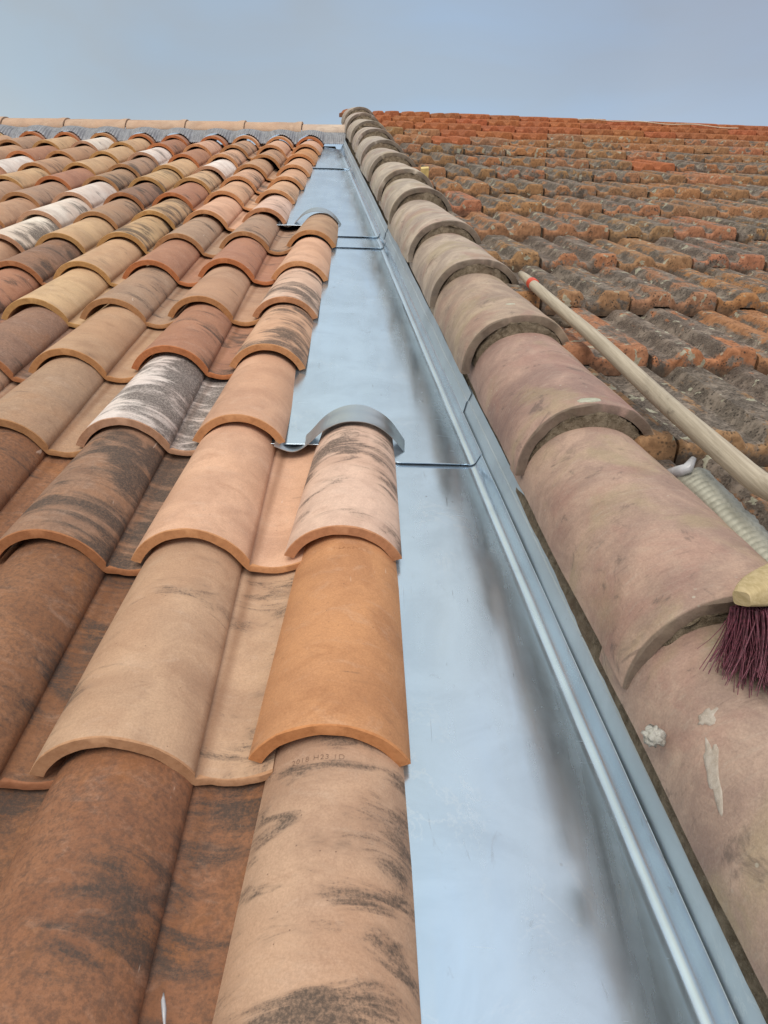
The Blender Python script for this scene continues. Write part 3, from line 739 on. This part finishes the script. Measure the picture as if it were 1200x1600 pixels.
for n in range(-3, 14):
    cells = []
    for half in range(0, 60):
        i = half/2
        if (half - n) % 2: continue
        base = RA*(i-n/2 + 0) + RBv*n
        # bond line: joints step half a tile every course
        base = RA*(i - 0) + RBv*n
        x_ = base.x + ROFF.get(n, 0)
        ilo = half/2
        cells.append((i, x_, base.y))
    # tiles from the one hidden under the caps to just past the frame
    limit = 1.15 + .24*max(0, n) if n > 0 else {0: .95, -1: .75, -2: .6, -3: .5}.get(n, .6)
    limit = min(limit, 3.35)
    col_i = 0
    for i, x_, y_ in [(-.5 if (n % 2) else -1, 0, 0)] + cells:
        if x_ == 0 and y_ == 0 and i < 0: continue
        if x_ < .055 or x_ > limit: continue
        left = x_-TW
        clip = 0 if left > EDGE_L else (EDGE_L-left)/TW
        new = n >= 12 or (n == 11) or (n, col_i) in NEW or (n, col_i) in SPECIAL
        if clip > 0: me = rtile_mesh(n*1.3+2, clip, .5 if new else 1.0)
        else: me = (RTN if new else RT)[int(i*2+n*5) % (2 if new else 6)]
        o = bpy.data.objects.new('interlocking_tile', me); COL.objects.link(o)
        M = Matrix.Translation((x_+rnd.uniform(-.001, .001), y_+rnd.uniform(-.008, .008), rnd.uniform(-.001, .003))) @ Matrix.Rotation(rnd.uniform(-.012, .012), 4, 'Z') @ Matrix.Rotation(-RPITCH+rnd.uniform(-.012, .012), 4, 'X') @ Matrix.Rotation(R(rnd.uniform(-.9, .9)), 4, 'Y')
        o.matrix_basis = RFr @ M
        if new:
            o['tint'] = [.38*rnd.uniform(.88, 1.08), .14*rnd.uniform(.92, 1.1), .065]; o['crust'] = rnd.uniform(.0, .15) if n > 11 else rnd.uniform(.1, .25); word = 'bright orange'
        else:
            dark = rnd.random()
            o['tint'] = [.37*rnd.uniform(.82, 1.08), .19*rnd.uniform(.93, 1.05), .100*rnd.uniform(.9, 1.12)]
            c_ = .62 + .32*dark if n < 9 else .50+.28*dark
            o['crust'] = c_; word = 'dark grey crusted' if c_ > .80 else ('weathered brown' if c_ > .64 else 'dull orange brown')
        o['seed'] = rnd.uniform(0, 60)
        where = 'touching the cap tiles' if col_i == 0 else f'{ORD[min(col_i, 15)]} from the cap tiles'
        tag(o, f'{word} interlocking tile, {ORD[13-n] if 13-n < 16 else "lowest"} row from the top, {where}', 'roof tile', 'old interlocking tiles of the right roof')
        col_i += 1; rt_count += 1
print('right tiles', rt_count)

# ------------------------------------------------------------------ ridge of the left roof
def ridge_tile(u0, u1, v0, n0, label, seed, tint):
    secs = []; nx = 14; N_ = 18; W_ = .17; H_ = .050
    for i in range(nx+1):
        t = i/nx; u = u0+(u1-u0)*t; k = 1 + .05*t + (.10 if i >= nx-1 else 0)
        s = []; b = []
        for j in range(N_+1):
            a = math.pi*j/N_; d = nz(u*9, j*.3, seed)*.002
            s.append((u, v0(u) - math.cos(a)*W_/2*k + .10, n0 + math.sin(a)*(H_*k+d)))
            b.append((u, v0(u) - math.cos(a)*(W_/2*k-.013) + .10, n0 + math.sin(a)*(H_*k+d-.013)))
        secs.append(s+b[::-1])
    V, F = loft(secs)
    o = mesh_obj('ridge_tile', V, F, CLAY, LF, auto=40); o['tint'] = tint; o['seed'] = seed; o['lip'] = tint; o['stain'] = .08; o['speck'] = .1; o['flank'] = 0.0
    return tag(o, label, 'ridge tile', 'ridge tiles along the top of the left roof')
vr = lambda u: 5.14 + .012*(u+2.4)
us = [-3.23, -2.82, -2.43, -2.04, -1.655, -1.285, -.915, -.555, -.235]
for i in range(len(us)-1):
    c = i == len(us)-2
    lab = 'rough whitish short ridge tile meeting the cap tiles' if c else f'smooth pinkish tan ridge tile on the left roof, {ORD[len(us)-2-i]} from the cap tiles'
    ridge_tile(us[i]+.004, us[i+1], vr, .052 + (.0 if not c else -.008), lab, i*3.1, [.53, .375, .27] if not c else [.58, .47, .38])
# pleated flashing under the ridge tiles
secs = []; nu = 1400; u0, u1 = -3.0, -.27
def tile_h(u):
    best = .0
    for (j, k), o in tiles.items():
        if j != 13: continue
    return best
row13 = [p[0] for p in ROWS[13][1]]
for i in range(nu+1):
    u = u0+(u1-u0)*i/nu
    h = 0
    for xr in row13:
        if xr-RW < u < xr:
            hh = RH; Rr = ((RW/2)**2+hh**2)/(2*hh); d = u-(xr-RW/2); h = max(h, math.sqrt(max(0, Rr*Rr-d*d))-(Rr-hh))
    front_h = .016+h*1.0
    if u > row13[0]+.0: front_h = .022
    pl = .0020*math.sin(u*2*math.pi/.0125 + 1.5*nz(u*8, 0, 0))
    s = []
    for j in range(9):
        t = j/8
        v = 4.975 + .185*t + .004*nz(u*40, 1, 1) - (.012 if u > row13[0] else 0)*(1-t)
        n_ = front_h*(1-t) + .062*t + (.018*math.sin(math.pi*t)) + pl*(1-.5*t)
        s.append((u, v, n_))
    secs.append(s)
V, F = loft(secs, close_ring=False, caps=False)
o = mesh_obj('pleated_flashing', V, F, LEAD, LF)
md = o.modifiers.new('thickness', 'SOLIDIFY'); md.thickness = .001; md.offset = -1
tag(o, 'grey pleated metal flashing dressed over the top tiles under the ridge', 'ridge flashing')

# ------------------------------------------------------------------ pleated pale strip beside the caps (right)
secs = []
for i in range(621):
    t = i/620; y = -.43 - .62*t; x_ = .105 + .012*t
    pl = .0022*math.sin(y*2*math.pi/.0105 + nz(y*20, 0, 0)*2)
    wd = .027 + .007*nz(y*9, 2, 2)
    lft = .004*nz(y*14, 6, 1)
    secs.append([(x_-.020, y, .034), (x_-.004, y+.002, .044+pl*.3+lft*.5), (x_+.008, y+.003, .047+pl*.5+lft), (x_+wd*.7, y+.003, .044+pl*.5+lft), (x_+wd+.004*nz(y*60, 3, 3), y+.002, .040+pl*.3 + .003*nz(y*30, 1, 5))])
V, F = loft(secs, close_ring=False, caps=False)
o = mesh_obj('pleated_band', V, F, OLDLEAD, RFr); md = o.modifiers.new('thickness', 'SOLIDIFY'); md.thickness = .0015
tag(o, 'pale greenish pleated band along the right side of the lowest cap tiles', 'flashing band')
V, F = tube([(.078, -.40, .020), (.088, -.425, .040), (.094, -.435, .052), (.104, -.425, .062)], [.006, .009, .008, .004], 8)
o = mesh_obj('plastic_scrap', V, F, PLASTIC, RFr)
tag(o, 'crumpled scrap of clear plastic under the edge of the lichen spotted cap tile', 'plastic scrap')

# ------------------------------------------------------------------ broom
def broom():
    root = bpy.data.objects.new('broom', None); COL.objects.link(root); root.matrix_basis = RFr
    root.empty_display_size = .1
    A = Vector((.094, .452, .068)); B = Vector((.118, -.545, .095)); D = B + (B-A)*.235 + Vector((0, 0, .055))
    pts = []; rad = []
    N_ = 40
    for i in range(N_+1):
        t = i/N_; p = A.lerp(B, t/.82) if t < .82 else B.lerp(D, (t-.82)/.18)
        p = p + Vector((nz(t*4, 1, 1)*.003, 0, nz(t*4, 5, 1)*.003)); pts.append(p)
        r_ = .0110 + .0040*min(1, t*1.2)
        if i == 0: r_ = .0065
        if i == 1: r_ = .0092
        if i == 2: r_ = .0106
        rad.append(r_)
    pts[0] = pts[0].lerp(pts[1], -.1)
    V, F = tube(pts, rad, 20); mesh_obj('handle', V, F, HANDLE, None, parent=root)
    d = (B-A).normalized(); c = A + d*.078
    V, F = tube([c, c+d*.002, c+d*.019, c+d*.021], [.0118, .0127, .0129, .0121], 20); mesh_obj('tape_band', V, F, TAPE, None, parent=root)
    # head block
    cen = Vector((.084, -.750, .140)); ax = Vector((.93, .37, .02)).normalized(); up = Vector((-.25, .42, .88)); dn = None
    up = (up - ax*up.dot(ax)).normalized(); sd_ = ax.cross(up)
    secs = []
    for i in range(25):
        t = -1+2*i/24; w_ = .026*math.sqrt(max(.12, 1-abs(t)**5)); h_ = .0145*math.sqrt(max(.2, 1-abs(t)**7)); s = []
        for k in range(20):
            a = 2*math.pi*k/20; ca, sa = math.cos(a), math.sin(a)
            q = lambda z_: math.copysign(abs(z_)**.5, z_)
            s.append(cen + ax*(t*.152) + sd_*(q(ca)*w_) + up*(q(sa)*h_))
        secs.append(s)
    V, F = loft(secs); mesh_obj('head_block', V, F, BLOCK, None, parent=root, auto=60)
    V = []; F = []; r2 = random.Random(4)
    for _ in range(4600):
        t = r2.uniform(-.93, .93); s_ = r2.uniform(-.85, .85)
        p = cen + ax*(t*.152) + sd_*(s_*.026) - up*.014
        spread = ax*(t*.20 + r2.gauss(0, .07)) + sd_*(s_*.28 + r2.gauss(0, .09)) - up
        spread.normalize(); L = r2.uniform(.046, .064); bend = Vector((r2.gauss(0, .008), r2.gauss(0, .008), r2.gauss(0, .004))) + Vector((-.012, -.010, 0))
        r_ = r2.uniform(.0007, .0013); b0 = len(V)
        for q in range(5):
            tt = q/4; c_ = p + spread*L*tt + bend*tt*tt
            rr = r_*(1-.55*tt)
            for k in range(3):
                a = 2.094*k; V.append(c_ + ax*rr*math.cos(a) + sd_*rr*math.sin(a))
        for q in range(4):
            for k in range(3):
                F.append((b0+q*3+k, b0+q*3+(k+1) % 3, b0+(q+1)*3+(k+1) % 3, b0+(q+1)*3+k))
    mesh_obj('bristles', V, F, BRISTLE, None, parent=root)
    tag(root, 'old broom with wooden handle, red tape band and dark purple bristles lying on the roof', 'broom')
broom()

# ------------------------------------------------------------------ small things
V, F = tube([(-.095, .275, .047), (-.093, .268, .051), (-.091, .262, .049), (-.0885, .252, .046), (-.088, .238, .046), (-.089, .224, .048)], [.0006, .0017, .0020, .0009, .0006, .0005], 6)
V = [(a-.072, b, c-.040) for a, b, c in V]
o = mesh_obj('plastic_fibre', V, F, PLASTIC, LF); tag(o, 'tiny clear plastic fibre lying in the tile pan at the bottom of the photo', 'plastic fibre')
V, F = loft([[(.075, 1.905, .040), (.105, 1.905, .040), (.108, 1.935, .040), (.078, 1.937, .040)], [(.073, 1.903, .075), (.104, 1.903, .078), (.107, 1.933, .080), (.076, 1.936, .077)]])
o = mesh_obj('foam_scrap', V, F, FOAM, RFr, smooth=False); tag(o, 'small yellow foam scrap beside the grey beige cap tiles', 'foam scrap')
pts = []
for i in range(40):
    t = i/39; pts.append((1.55+1.12*t, 4.36+.03*math.sin(t*7)-.30*max(0, t-.75)*4*.5, .066+.004*math.sin(t*19)))
V, F = tube(pts, .0042, 6); o = mesh_obj('cord', V, F, ROPE, RFr); tag(o, 'thin pale cord lying along the top rows of the right roof', 'cord')
lump('tile_fragment', (.100, .205, .034), .030, MORTAR, 'broken tile fragment under the thin end of the broom handle', 'tile fragment', (1.3, .8, .35), seed=7, rough=.4)

# ------------------------------------------------------------------ setting
def quad(name, V, mat, frame, kind='structure'):
    o = mesh_obj(name, V, [tuple(range(len(V)))], mat, frame, smooth=False); o['kind'] = kind; return o
def slab(name, P4, th, mat, frame):
    V = [Vector(p) for p in P4] + [Vector(p)-Vector((0, 0, th)) for p in P4]
    F = [(0, 1, 2, 3), (7, 6, 5, 4), (0, 4, 5, 1), (1, 5, 6, 2), (2, 6, 7, 3), (3, 7, 4, 0)]
    o = mesh_obj(name, V, F, mat, frame, smooth=False); o['kind'] = 'structure'; return o
slab('roof_deck', [(-4.2, -.9, -.034), (U(-.9)-.02, -.9, -.034), (U(5.3)-.02, 5.3, -.034), (-4.2, 5.3, -.034)], .12, DECK, LF)
slab('roof_deck', [(-.09, -2.0, -.045), (3.6, -2.0, -.045), (3.6, 4.75, -.045), (-.06, 4.75, -.045)], .12, DECK, RFr)
g = 900
quad('ground', [(-g, -g, -6.5), (g, -g, -6.5), (g, g, -6.5), (-g, g, -6.5)], GROUND, Matrix())
